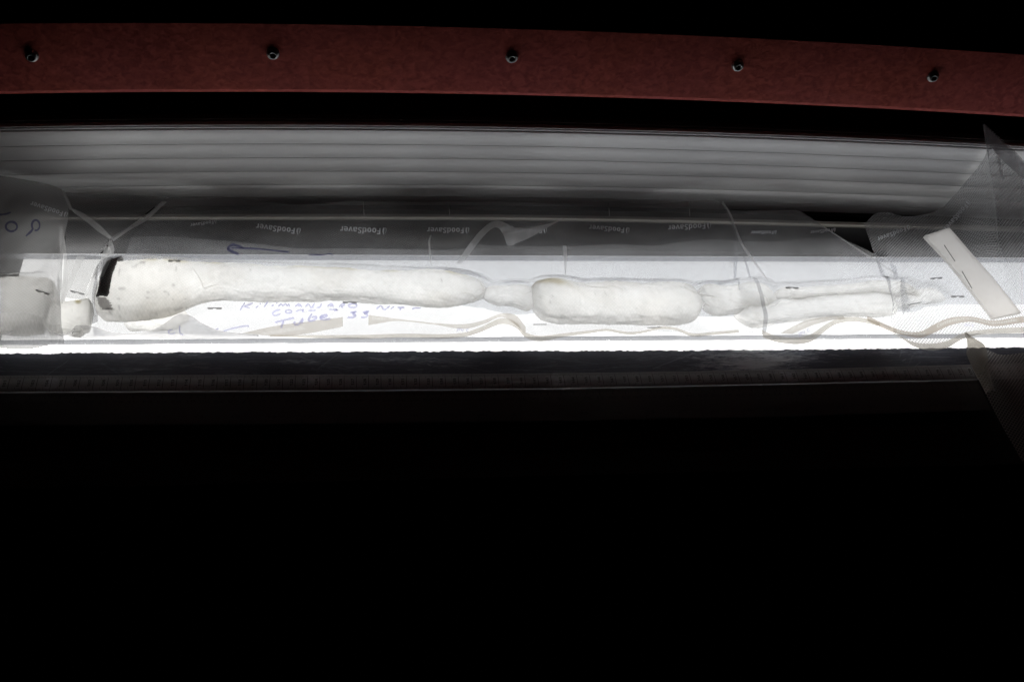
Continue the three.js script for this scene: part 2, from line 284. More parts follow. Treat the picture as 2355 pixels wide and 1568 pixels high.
{
  const z = -0.156, f = bow(quad(304, -18.1, 15.5), z), y0 = f(0);
  const g = thing('ribbed_panel', 'grey ribbed aluminium panel standing behind the light panel', 'panel');
  const hs = [80, 79, 79, 79, 76, 52].map((k) => k * 0.3419 / FOCAL * 0.985 / 0.79);   // strip heights
  let y = y0;
  part('backing', sweep([[z - 0.0065, y0 + 0.0055], [z - 0.012, y0 + 0.0055], [z - 0.012, y0 - 0.085], [z - 0.0065, y0 - 0.085]], xsLong, (x) => [f(x) - y0, 0]), M.brownBlack, g);
  for (const h of hs) { part('slat', sweep(rounded(z - 0.006, z, y - h + 0.0004, y, 0.0002, 2), xsLong, (x) => [f(x) - y0, 0]), M.alu, g); y -= h; }
  for (const [dy, t, dz] of [[0.0017, 0.0008, -0.0012], [0.0031, 0.0006, -0.0022]]) part('lip', sweep(rounded(z - 0.008, z + dz, y0 + dy - t, y0 + dy, 0.0003, 2), xsLong, (x) => [f(x) - y0, 0]), M.alu, g);
  settle(g);
}
{
  const z = -0.088, f = bow(quad(227, -18.8, 17.2), z), y0 = f(0), H = 0.0565;
  const g = thing('red_bar', 'dark red mottled bar with steel rivets above the ribbed panel', 'bar');
  const prof = [[z, y0 + 0.0066], [z - 0.0003, y0 + 0.0056], [z - 0.0012, y0 + 0.0048], [z - 0.0046, y0 + 0.0008], [z - 0.0054, y0], [z - 0.028, y0], [z - 0.028, y0 + H], [z - 0.0022, y0 + H], [z - 0.0008, y0 + H - 0.0006], [z, y0 + H - 0.002]].reverse();
  part('beam', sweep(prof, span(-0.66, 0.85, 90), (x) => [f(x) - y0, 0], 0.3), M.red, g);
  for (const [px, py] of [[72, 127], [627, 122], [1177, 130], [1697, 150], [2146, 175]]) {
    const c = onZ(px, py, z), r = 0.0042;
    const cup = new THREE.LatheGeometry([[0, -0.0006], [0.38, -0.0006], [0.4, 0.0014], [0.46, 0.0019], [0.62, 0.0018], [0.8, 0.0012], [0.94, 0.0004], [1, -0.0006], [1.02, -0.0012]].map(([a, b]) => new THREE.Vector2(a * r, b)), 28);
    cup.rotateX(Math.PI / 2); cup.translate(c.x, c.y, z + 0.0012);
    const rv = part('rivet', cup, M.steel, g);
    const hole = new THREE.CircleGeometry(r * 0.33, 20); hole.translate(c.x, c.y, z + 0.0009); part('socket', hole, M.darkHole, rv);
  }
  settle(g);
}
{
  const g = thing('overhead_hood', 'black unlit hood above the red bar', 'hood');
  part('face', box(-0.75, 0.95, 0.16, 0.36, -0.135, -0.122), M.black, g);
  part('flange', box(-0.75, 0.95, 0.245, 0.252, -0.1215, -0.112), M.black, g);
  settle(g);
}

// ---------------------------------------------------------------- ice cores
const cores = [];
function iceCore(name, label, top, bot, o = {}) {
  const ft = line(top), fb = line(bot), x0 = top[0][0], x1 = top[top.length - 1][0], n = o.rings ?? Math.max(24, Math.round((x1 - x0) / 3.4)), k = 72, flat = o.flat ?? 0.52;
  const rows = [];
  for (let i = 0; i <= n; i++) {
    const px = lerp(x0, x1, i / n), a0 = ft(px), b0 = Math.max(fb(px), a0 + 3); let b = 0.01, a = 0.02, c;
    for (let it = 0; it < 5; it++) {
      c = onY(px, (a0 + b0) / 2, BASE + 0.0006 + b + (o.lift ?? 0)); const dep = -c.clone().sub(EYE).dot(new THREE.Vector3(0, 0, 1).applyQuaternion(camera.quaternion)), m = (b0 - a0) / 2 * dep / FOCAL;
      const p = Math.asin((EYE.y - c.y) / c.distanceTo(EYE)), s = Math.hypot(Math.cos(p) * flat, Math.sin(p)) * 1.03; a = m / s; b = Math.min(a * flat, o.high ?? 0.022); if (a * flat > b) a = Math.sqrt(Math.max(1e-8, m * m - (Math.cos(p) * b) ** 2)) / Math.sin(p);
    }
    rows.push({ x: c.x, y: c.y, z: c.z, a, b, px });
  }
  const e = 2 / (o.square ?? 2.7), sp = (v) => Math.sign(v) * Math.abs(v) ** e, p = [], col = [], uv = [], ix = [], sd = cores.length * 17.3;
  rows.forEach((r, i) => {
    for (let j = 0; j <= k; j++) {
      const t = j / k * 2 * Math.PI, cz = sp(Math.cos(t)), cy = sp(Math.sin(t)), w = Math.min(1, r.a / 0.012);
      const d = w * (0.0016 * fbm(r.x * 45 + sd, cz * 1.3, cy * 1.3, 4) + 0.0009 * Math.abs(fbm(r.x * 120 + sd, cz * 3, cy * 3, 3)) + 0.0003 * fbm(r.x * 420 + sd, cz * 9, cy * 9, 2));
      p.push(r.x, Math.max(BASE + 0.0004, r.y + cy * (r.b + d)), r.z + cz * (r.a + d)); uv.push(r.x * 10, j / k);
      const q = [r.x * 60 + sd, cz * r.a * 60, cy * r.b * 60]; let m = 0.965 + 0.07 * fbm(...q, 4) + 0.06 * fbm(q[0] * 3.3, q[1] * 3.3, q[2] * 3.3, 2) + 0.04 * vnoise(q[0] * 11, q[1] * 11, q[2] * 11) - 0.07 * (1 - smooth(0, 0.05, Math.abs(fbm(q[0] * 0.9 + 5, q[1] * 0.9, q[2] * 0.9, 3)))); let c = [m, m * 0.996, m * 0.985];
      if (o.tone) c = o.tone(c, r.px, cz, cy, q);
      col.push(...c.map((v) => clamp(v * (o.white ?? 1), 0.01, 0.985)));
    }
  });
  for (let i = 0; i < n; i++) for (let j = 0; j < k; j++) { const a = i * (k + 1) + j, b = a + 1, c = a + k + 1, d = c + 1; ix.push(a, b, c, b, d, c); }
  for (const [i, s] of [[0, 1], [n, -1]]) { const r = rows[i], m = p.length / 3; p.push(r.x, r.y, r.z); col.push(0.85, 0.84, 0.82); uv.push(0, 0); for (let j = 0; j < k; j++) { const a = i * (k + 1) + j; s > 0 ? ix.push(m, a + 1, a) : ix.push(m, a, a + 1); } }
  const g = new THREE.BufferGeometry(); g.setAttribute('position', new THREE.Float32BufferAttribute(p, 3)); g.setAttribute('color', new THREE.Float32BufferAttribute(col, 3)); g.setAttribute('uv', new THREE.Float32BufferAttribute(uv, 2)); g.setIndex(ix); g.computeVertexNormals();
  const t = thing(name, label, 'ice core', 'ice core pieces on the light panel');
  const topIx = [], lowIx = []; for (let i = 0; i < ix.length; i += 3) { const ys = [0, 1, 2].map((q) => p[3 * ix[i + q] + 1]), r = rows[clamp(Math.round((p[3 * ix[i]] - rows[0].x) / (rows[n].x - rows[0].x) * n), 0, n)]; (Math.max(...ys) < r.y - 0.55 * r.b ? lowIx : topIx).push(ix[i], ix[i + 1], ix[i + 2]); }
  const under = g.clone(); g.setIndex(topIx); under.setIndex(lowIx);
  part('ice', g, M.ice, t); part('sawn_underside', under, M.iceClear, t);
  cores.push(rows);
  return { t, rows, sp };
}
const specks = (dens, dark) => (c, px, cz, cy, q) => { const s = smooth(1 - dens, 1 - dens * 0.6, vnoise(q[0] * 6.3, q[1] * 6.3, q[2] * 6.3) * 0.5 + 0.5), b = smooth(0.12, 0.5, fbm(q[0] * 0.45 + 9, q[1] * 0.6, q[2] * 0.6, 3)); return c.map((v, i) => v * (1 - dark * s) * (1 - [0.05, 0.06, 0.075][i] * b)); };

const A = iceCore('ice_core', 'beige white ice core end with rounded corners beside the small brown-spotted chunk', [[-110, 650], [0, 645], [70, 642], [105, 647], [120, 658], [129, 690]], [[-110, 762], [0, 762], [90, 761], [110, 755], [121, 736], [129, 700]], { white: 0.93, square: 3.4, tone: specks(0.1, 0.12) });
const B = iceCore('ice_core', 'small beige ice chunk with one brown spot on its top edge', [[97, 722], [108, 703], [140, 695], [180, 694], [205, 698], [214, 716]], [[97, 728], [108, 752], [150, 763], [200, 761], [210, 750], [214, 726]], { white: 0.66, square: 3.2, high: 0.012, tone: (c, px, cz, cy, q) => { const d = Math.hypot((px - 174) / 12, (cz + 0.75) / 0.28), s = 1 - smooth(0.5, 1, d + 0.5 * vnoise(q[0] * 3, q[1] * 3, q[2] * 3)); return specks(0.12, 0.12)(c, px, cz, cy, q).map((v, i) => v * (1 - [0.45, 0.5, 0.65][i] * s)); } });
const C = iceCore('ice_core', 'long white ice core with a black band around its end, beside the handwriting', [[216, 668], [224, 642], [238, 617], [262, 605], [300, 602], [400, 606], [600, 612], [800, 620], [950, 624], [1050, 629], [1090, 640], [1114, 655], [1126, 673]], [[216, 680], [222, 705], [238, 726], [270, 734], [310, 732], [370, 728], [415, 717], [445, 702], [480, 693], [600, 690], [800, 691], [950, 700], [1050, 702], [1098, 690], [1126, 677]], { square: 3.2, white: 0.95, tone: (c, px, cz, cy, q) => {
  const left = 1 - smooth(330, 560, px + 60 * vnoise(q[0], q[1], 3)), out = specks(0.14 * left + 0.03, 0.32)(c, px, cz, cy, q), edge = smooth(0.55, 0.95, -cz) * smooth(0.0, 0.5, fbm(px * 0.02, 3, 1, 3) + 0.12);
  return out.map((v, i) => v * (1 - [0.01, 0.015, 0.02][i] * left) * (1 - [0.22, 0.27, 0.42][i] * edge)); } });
const C2 = iceCore('ice_core', 'flat greyish ice flake tucked in front of the banded core end', [[284, 735], [296, 715], [330, 704], [380, 702], [416, 708], [434, 728]], [[284, 744], [292, 752], [330, 758], [380, 757], [418, 750], [434, 736]], { square: 3.4, high: 0.006, flat: 0.3, white: 0.95, tone: specks(0.1, 0.2) });
const D = iceCore('ice_core', 'short white ice piece between the long banded core and the brown-stained core', [[1105, 676], [1120, 663], [1160, 657], [1215, 658], [1240, 668]], [[1105, 684], [1125, 697], [1180, 706], [1215, 712], [1240, 690]], { high: 0.011, white: 1 });
const E = iceCore('ice_core', 'thick white ice core with a brown stain at its end', [[1214, 676], [1228, 657], [1258, 645], [1300, 645], [1340, 652], [1400, 650], [1500, 653], [1570, 655], [1600, 665], [1616, 684]], [[1214, 690], [1222, 708], [1236, 726], [1262, 737], [1310, 741], [1400, 742], [1500, 742], [1560, 742], [1594, 730], [1611, 706], [1616, 692]], { square: 2.8, white: 0.95, tone: (c, px, cz, cy, q) => {
  const n = fbm(q[0] * 0.8, q[1] * 0.8, q[2] * 0.8, 4), d = Math.hypot((px - 1276 - (cz + 0.6) * 70) / 40, (cz + 0.6) / 0.4), s = 1 - smooth(0.25, 1.2, d + 0.9 * n), rim = smooth(0.7, 0.97, -cz) * (1 - smooth(1310, 1360, px)) * 0.3, low = (1 - smooth(0.3, 1, Math.hypot((px - 1240) / 30, (cz - 0.35) / 0.5) + n)) * 0.07, k = clamp(s + rim + low, 0, 0.9);
  return specks(0.1, 0.22)(c, px, cz, cy, q).map((v, i) => v * (1 - [0.36, 0.41, 0.54][i] * k)); } });
const F = iceCore('ice_core', 'crumbled white ice piece between the brown-stained core and the paired ice rods', [[1598, 678], [1615, 664], [1680, 659], [1748, 652], [1770, 660], [1790, 684]], [[1598, 688], [1618, 713], [1680, 720], [1740, 718], [1772, 706], [1790, 692]], { high: 0.014 });
const G = iceCore('ice_core', 'rear one of two slim white ice rods lying side by side', [[1776, 678], [1792, 667], [1850, 661], [1950, 655], [2050, 647], [2085, 651], [2106, 663], [2118, 679]], [[1776, 682], [1800, 692], [1900, 687], [2000, 682], [2090, 682], [2118, 684]], { high: 0.011, lift: 0.004 });
const H_ = iceCore('ice_core', 'front one of two slim white ice rods lying side by side', [[1690, 724], [1704, 702], [1760, 696], [1850, 686], [1960, 679], [2040, 677], [2058, 688], [2064, 704]], [[1690, 732], [1704, 742], [1800, 738], [1950, 725], [2040, 722], [2058, 718], [2064, 712]], { high: 0.014 });
const I = iceCore('ice_core', 'short white ice stub at the end of the slim rods near the white strip', [[2056, 694], [2064, 683], [2110, 669], [2150, 664], [2168, 675], [2175, 686]], [[2056, 700], [2066, 708], [2110, 700], [2150, 695], [2170, 691], [2175, 689]], { high: 0.010 });
// the black band round the long core, and the grey smear below it
function coreWrap(core, px0, px1, j0, j1, off, material, name, lean, label) {
  const { rows, sp } = core, at = (px) => { let i = 0; while (i < rows.length - 2 && rows[i + 1].px < px) i++; const t = clamp((px - rows[i].px) / (rows[i + 1].px - rows[i].px), 0, 1), r = {}; for (const k of ['x', 'y', 'z', 'a', 'b']) r[k] = lerp(rows[i][k], rows[i + 1][k], t); return r; };
  const g = grid(10, 60, (u, v) => {
    const t = lerp(j0, j1 + (v > 0.97 ? 0.16 * vnoise(u * 4, 3) : 0), v), rag = (name === 'grey_smear' ? 7 : 3.2) * fbm(v * 14, u > 0.5 ? 5 : 1, 2, 3), px = lerp(px0, px1, u) + lean(v) + (u === 0 || u === 1 ? rag : 0), r = at(px), k = 1;
    return new THREE.Vector3(r.x, Math.max(BASE + 0.001, r.y + sp(Math.sin(t)) * (r.b + off)), r.z + sp(Math.cos(t)) * (r.a + off));
  });
  part(name, g, material, core.t, label);
}
coreWrap(C, 238, 269, Math.PI * 1.0, Math.PI * 0.3, 0.0022, M.band, 'dark_band', (v) => 6 - 12 * v, 'black opaque band across the core end');
coreWrap(C, 236, 264, Math.PI * 0.305, Math.PI * 0.1, 0.0022, M.bandGrey, 'grey_smear', (v) => -4 + 18 * v, 'translucent grey lower end of the black band');
for (const c of [A, B, C, C2, D, E, F, G, H_, I]) settle(c.t);

// ---------------------------------------------------------------- bag film
const tentSamples = cores;
function tent(x, z) { return Math.max(tentAt(x - 0.004, z), tentAt(x, z), tentAt(x + 0.004, z)); }
function tentAt(x, z, slope = 1.0) {
  let best = 0;
  for (const rows of tentSamples) {
    const f = rows[0], l = rows[rows.length - 1]; let dx = 0, r;
    if (x <= f.x) { dx = f.x - x; r = f; } else if (x >= l.x) { dx = x - l.x; r = l; } else { let lo = 0, hi = rows.length - 1; while (hi - lo > 1) { const m = (lo + hi) >> 1; rows[m].x < x ? lo = m : hi = m; } const t = clamp((x - rows[lo].x) / (rows[hi].x - rows[lo].x), 0, 1); r = {}; for (const k of ['y', 'z', 'a', 'b']) r[k] = lerp(rows[lo][k], rows[hi][k], t); }
    if (dx > 0.05) continue;
    const d = Math.abs(z - r.z), A = r.a + 0.0026, Bh = r.b + 0.0024; let h;
    if (d < A) h = r.y + Bh * Math.pow(Math.max(0, 1 - Math.pow(d / A, 3)), 1 / 3); else h = r.y - slope * (d - A) * (z > r.z ? 3 : 1.6);
    h -= Math.max(0, dx - 0.002) * 1.3; if (h > best) best = h;
  }
  return best;
}
function filmPart(name, back, hb, front, hf, o, material, parent) {
  const g = sheetGeo(back, hb, front, hf, o), m = part(name, g, material, parent); m.userData.whole = new THREE.Mesh(g.clone()); return m;
}
// sheet between a back edge and a front edge, both free pixel paths with heights; it is lifted over the cores
function sheetGeo(back, hb, front, hf, o = {}) {
  const pb = (o.paired ? pathByPoint : path)(back), pf = (o.paired ? pathByPoint : path)(front), nu = o.nu ?? 160, nv = o.nv ?? 50, sd = o.seed ?? 1, wr = o.wrinkle ?? 0.0012;
  const fb = typeof hb === 'function' ? hb : () => hb, ff = typeof hf === 'function' ? hf : () => hf;
  const g = grid(nu, nv, (u, v) => {
    const B0 = pb(u), F0 = pf(u), f = onY(F0[0], F0[1], ff(u)); let b = onY(B0[0], B0[1], fb(u)); if (b.z < -0.15) b = onZ(B0[0], B0[1], -0.15);   // the bag leans on the ribbed panel
    const x = lerp(b.x, f.x, v), z = lerp(b.z, f.z, v); let y = lerp(b.y, f.y, v) + (o.belly ?? 0) * Math.sin(Math.PI * v);
    const fade = Math.max(0, Math.sin(Math.PI * v)) ** 0.6;
    y += wr * fade * (1.3 * fbm(x * 28 + sd, z * 14, sd, 3) + 0.9 * Math.abs(fbm((x + z * 0.7) * 34 + sd, (z - x * 0.2) * 5, sd + 4, 2)));
    if (o.over !== false) { const t = tent(x, z) + (o.gap ?? 0.0012); if (t > y) y = t; }
    let zz = z;
    if (v === 1 && o.over !== false) { y = f.y; for (let k = 0; k < 50 && tent(x, zz) > y; k++) zz += 0.0005; }
    return new THREE.Vector3(x, Math.max(y, o.floor ?? -0.03), zz);
  });
  const p = g.attributes.position, w = nu + 1;      // even out the drape along the bag
  for (let it = 0; it < (o.even ?? 6); it++) { const q = Float32Array.from(p.array); for (let jj = 1; jj < nv; jj++) for (let ii = 1; ii < nu; ii++) { const n = jj * w + ii; p.setY(n, 0.25 * q[3 * (n - 1) + 1] + 0.5 * q[3 * n + 1] + 0.25 * q[3 * (n + 1) + 1]); } for (let jj = 1; jj < nv - 1; jj++) for (let ii = 0; ii <= nu; ii++) { const n = jj * w + ii; p.setY(n, 0.5 * p.getY(n) + 0.25 * (q[3 * (n - w) + 1] + q[3 * (n + w) + 1])); } }
  g.computeVertexNormals(); return g;
}
const trees = new Map(), ray = new THREE.Ray();
function hit(meshes, px, py, lift = 0.0006) {      // the point of a sheet that a pixel looks at, a hair in front of it
  const d = rayDir(px, py); ray.set(EYE, d); let r = null;
  for (const m of meshes) {
    if (!trees.has(m.geometry)) trees.set(m.geometry, new MeshBVH(m.geometry.clone()));
    const q = trees.get(m.geometry).raycastFirst(ray, THREE.DoubleSide); if (q && (!r || q.distance < r.distance)) r = q;
  }
  const p = r ? r.point.clone() : onY(px, py, BASE + 0.004);
  return p.addScaledVector(d, -lift);
}
function ribbon(pts, width, meshes, lift) {        // an ink stroke on the film
  const c = pts.length > 2 ? path(pts) : (t) => [lerp(pts[0][0], pts[1][0], t), lerp(pts[0][1], pts[1][1], t)]; let len = 0; for (let i = 1; i < pts.length; i++) len += Math.hypot(pts[i][0] - pts[i - 1][0], pts[i][1] - pts[i - 1][1]);
  const n = Math.max(4, Math.ceil(len / 3)), p = [], ix = [];
  for (let i = 0; i <= n; i++) {
    const t = i / n, [x, y] = c(t), [x2, y2] = c(Math.min(1, t + 0.02)), [x1, y1] = c(Math.max(0, t - 0.02)), l = Math.hypot(x2 - x1, y2 - y1) || 1, w = width / 2 * (i === 0 || i === n ? 0.45 : 1) * (0.9 + 0.25 * vnoise(t * 6 + pts[0][0], 2)), nx = -(y2 - y1) / l * w, ny = (x2 - x1) / l * w;
    for (const s of [-1, 1]) { const q = hit(meshes, x + nx * s, y + ny * s, lift); p.push(q.x, q.y, q.z); }
    if (i < n) ix.push(2 * i, 2 * i + 2, 2 * i + 1, 2 * i + 1, 2 * i + 2, 2 * i + 3);
  }
  const g = new THREE.BufferGeometry(); g.setAttribute('position', new THREE.Float32BufferAttribute(p, 3)); g.setIndex(ix); g.computeVertexNormals(); return g;
}
const oval = (cx, cy, rx, ry, a0 = 0, a1 = 6.6, n = 14) => Array.from({ length: n + 1 }, (_, i) => { const a = lerp(a0, a1, i / n); return [cx + rx * Math.cos(a), cy + ry * Math.sin(a)]; });
function staple(px, py, dx, dy, meshes, bag, bent = true) {
  const a = hit(meshes, px - dx / 2, py - dy / 2, 0.0012), b = hit(meshes, px + dx / 2, py + dy / 2, 0.0012), down = rayDir(px, py).multiplyScalar(0.0018), side = new THREE.Vector3(0, 0, 0.0011);
  const mid = a.clone().lerp(b, 0.5), pts = bent ? [mid.clone().lerp(a, 0.25).add(side), a.clone().lerp(mid, 0.08).add(side.clone().multiplyScalar(0.8)), a, mid, b, b.clone().lerp(mid, 0.08).add(side.clone().multiplyScalar(0.8)), mid.clone().lerp(b, 0.25).add(side)] : [a.clone().add(down), a, mid, b, b.clone().add(down)];
  part('staple', new THREE.TubeGeometry(new THREE.CatmullRomCurve3(pts, false, 'catmullrom', 0.1), 24, 0.00032, 6), M.staple, bag);
}
const bold = await new FontLoader().loadAsync('fonts/droid/droid_sans_bold.typeface.json');
const leaf = () => { // the leaf mark: a round leaf with its midrib cut out
  const s = new THREE.Shape(); s.moveTo(0.42, 0.0); s.bezierCurveTo(0.78, 0.0, 0.98, 0.42, 0.5, 1.0); s.bezierCurveTo(0.52, 0.7, 0.5, 0.3, 0.42, 0.0);
  const h = new THREE.Shape(); h.moveTo(0.34, 0.0); h.bezierCurveTo(-0.06, 0.02, -0.02, 0.5, 0.43, 1.0); h.bezierCurveTo(0.2, 0.6, 0.06, 0.3, 0.34, 0.0); return [s, h];
};
function logo(cx, cy, width, angle, meshes, bag, bend = 0, text = 'FoodSaver', mark = true, material = M.print) {
  const shapes = bold.generateShapes(text, 1), tg = new THREE.ShapeGeometry(shapes, 3); tg.computeBoundingBox(); const w = tg.boundingBox.max.x;
  const list = [tg]; if (mark) { const lg = new THREE.ShapeGeometry(leaf(), 8); lg.scale(0.95, 1.25, 1); lg.translate(-0.95, -0.15, 0); list.push(lg); }
  for (const q of list) { q.deleteAttribute('uv'); q.deleteAttribute('normal'); }
  const g = mergeGeometries(list.map((q) => q.index ? q.toNonIndexed() : q)), p = g.attributes.position, k = width / (w + (mark ? 1 : 0)), ca = Math.cos(angle), sa = Math.sin(angle);
  for (let i = 0; i < p.count; i++) {
    const x = (p.getX(i) - (w - (mark ? 1 : 0)) / 2) * k, y = (p.getY(i) - 0.45) * k + bend * (x / width) ** 2 * width, q = hit(meshes, cx + x * ca - y * sa, cy - (x * sa + y * ca), 0.0008);
    p.setXYZ(i, q.x, q.y, q.z);
  }
  g.computeVertexNormals(); part('print', g, material, bag);
}
// a printed band that follows the wavy hem: grey film with light letters, cut as a ribbon between two pixel paths
function bandGeo(top, bot, meshes, lift, n = 90) {
  const a = path(top), b = path(bot);
  return grid(n, 5, (u, v) => { const p = a(u), q = b(u); return hit(meshes, lerp(p[0], q[0], v), lerp(p[1], q[1], v), lift); }, (u, v) => [u, 1 - v]);
}
const bandMat = (w, h, words, back = '#dedad4') => {
  const t = painted(w, h, (c) => { c.fillStyle = back; c.fillRect(0, 0, w, h); c.fillStyle = '#f4f2ee'; c.textBaseline = 'middle'; for (const [s, x, y, size] of words) { c.font = `bold ${size}px sans-serif`; c.fillText(s, x, y); } });
  return phys({ map: t, transmission: 0.85, thickness: 0, roughness: 0.6, specularIntensity: 0.3 });
};

// --- main bag over the banded and the stained core
{
  const g = thing('vacuum_bag', 'embossed clear vacuum bag with handwriting over the long banded core and the stained core', 'vacuum bag', 'vacuum bags over the ice cores');
  const back = [[258, 549], [300, 521], [340, 493], [378, 458], [420, 453], [500, 452], [561, 456], [615, 463], [677, 470], [752, 466], [805, 462], [900, 463], [1000, 464], [1100, 463], [1200, 465], [1300, 468], [1417, 463], [1480, 470], [1545, 466], [1601, 461], [1648, 463], [1671, 477]];
  const front = [[214, 773], [240, 773], [268, 772], [330, 768], [420, 768], [511, 772], [600, 774], [699, 774], [826, 780], [930, 776], [1020, 779], [1070, 775], [1103, 765], [1156, 746], [1189, 756], [1207, 775], [1239, 785], [1298, 775], [1355, 767], [1394, 762], [1447, 770], [1480, 766], [1523, 757], [1556, 761], [1592, 774], [1640, 771], [1700, 766], [1762, 770]];
  const up = filmPart('upper_film', back, (u) => 0.012 + 0.004 * Math.sin(u * 21), front, (u) => BASE + 0.0035 + 0.002 * vnoise(u * 30, 2), { nu: 320, nv: 110, seed: 2, belly: 0.004, wrinkle: 0.0022 }, M.film, g);
  const lowBack = [[300, 545], [360, 543], [460, 549], [575, 559], [633, 566], [695, 571], [787, 571], [917, 573], [1030, 575], [1069, 572], [1099, 563], [1137, 565], [1205, 566], [1323, 566], [1417, 561], [1502, 565], [1545, 559], [1613, 551], [1699, 552]];
  const lowFront = [[285, 614], [420, 618], [600, 624], [826, 632], [1000, 640], [1100, 654], [1180, 668], [1260, 660], [1350, 665], [1447, 665], [1523, 665], [1600, 673], [1690, 673]];
  filmPart('lower_film', lowBack, 0.0095, lowFront, BASE + 0.0016, { nu: 200, nv: 40, seed: 9, belly: 0.002, wrinkle: 0.001, gap: 0.0005 }, film({ roughness: 0.3, transmission: 0.88, roughnessMap: filmSmear, bumpMap: null, color: rgb(0.74, 0.75, 0.77) }), g);
  const on = [up.userData.whole]; up.updateMatrixWorld(true);
  // creases as paler film strips; their specular shine is put into the colour
  const fold = (top, bot, lift = 0.0014, mat = M.filmFold, n = 60) => part('crease', bandGeo(top, bot, on, lift, n), mat, g);
  fold([[1050, 606], [1066, 580], [1086, 552], [1108, 527], [1132, 509], [1150, 508], [1178, 521]], [[1062, 606], [1080, 585], [1098, 560], [1118, 537], [1137, 523], [1145, 524], [1156, 533]]);
  fold([[1146, 522], [1158, 540], [1168, 564], [1180, 564]], [[1178, 519], [1184, 524], [1188, 530], [1190, 557]], 0.0016);
  fold([[1178, 524], [1220, 522], [1262, 514], [1292, 503]], [[1174, 564], [1215, 548], [1258, 524], [1290, 506]], 0.0018);
  fold([[1295, 565], [1296, 590], [1298, 612], [1299, 634]], [[1303, 565], [1304, 590], [1303, 612], [1301, 634]], 0.0014);
  fold([[989, 541], [985, 555], [986, 575], [990, 612]], [[992, 541], [989, 555], [990, 575], [992, 612]], 0.0014);
  fold([[252, 548], [290, 522], [330, 498], [372, 462]], [[260, 555], [296, 530], [338, 505], [384, 463]], 0.0012);
  fold([[250, 552], [246, 575], [236, 600], [226, 640]], [[256, 552], [262, 575], [256, 592], [236, 636]], 0.0012);
  part('hem', bandGeo([[620, 770], [826, 770], [930, 767], [1020, 768], [1070, 764], [1103, 753], [1156, 731], [1187, 741], [1205, 762], [1239, 772], [1298, 766], [1355, 760], [1394, 756], [1447, 763], [1480, 760], [1523, 750], [1556, 754], [1592, 766], [1640, 763], [1700, 758]], [[620, 774], [826, 779], [930, 776], [1020, 778], [1070, 774], [1103, 764.5], [1156, 745], [1187, 754], [1206, 774], [1239, 784.5], [1298, 774], [1355, 766.5], [1394, 761.5], [1447, 769.5], [1480, 765.5], [1523, 756.5], [1556, 760.5], [1592, 773], [1640, 770], [1700, 765]], on, 0.0008, 200), M.filmBeige, g);
  M.wrinkle = phys({ color: rgb(0.88, 0.87, 0.85), transmission: 0.85, thickness: 0, roughness: 0.7, specularIntensity: 0.4 });
  [[[400, 626], [415, 650], [424, 668]], [[442, 616], [458, 640], [468, 662]], [[468, 663], [488, 657], [505, 652]], [[536, 662], [560, 651], [590, 645]], [[1104, 652], [1112, 668], [1100, 682], [1078, 698]], [[1060, 672], [1085, 678], [1098, 690]], [[1190, 668], [1203, 676], [1222, 670]], [[1394, 657], [1412, 659], [1430, 666], [1432, 676]], [[1570, 658], [1590, 668], [1612, 678], [1645, 681]], [[1602, 691], [1619, 693], [1626, 701], [1633, 702]], [[1340, 655], [1380, 662], [1400, 660]]].forEach((q, i) => part('wrinkle', ribbon(q, 1.7 + 0.6 * (i % 3), on, 0.0008), M.wrinkle, g));
  // hem prints
  part('print_band', bandGeo([[556, 766], [640, 748], [720, 738], [788, 729]], [[640, 774], [700, 768], [745, 760], [788, 751]], on, 0.001), bandMat(1024, 96, [['ts/Contenu/Contenido:', 40, 44, 46]]), g);
  part('print_band', bandGeo([[847, 724], [931, 735], [1020, 744], [1070, 745], [1110, 737], [1156, 720], [1186, 725], [1209, 752]], [[847, 748], [880, 742], [910, 738], [995, 746], [1070, 756], [1115, 744], [1156, 729], [1209, 766]], on, 0.001, 140), bandMat(1024, 96, [['Date/Fecha:', 20, 30, 44], ['Contents/Contenu/Contenido:', 280, 34, 40]]), g);
  // handwriting in blue marker
  const W = (pts) => pts.map(([x, y]) => [460 + x * 0.2197, 661.3 + y * 0.2197]);
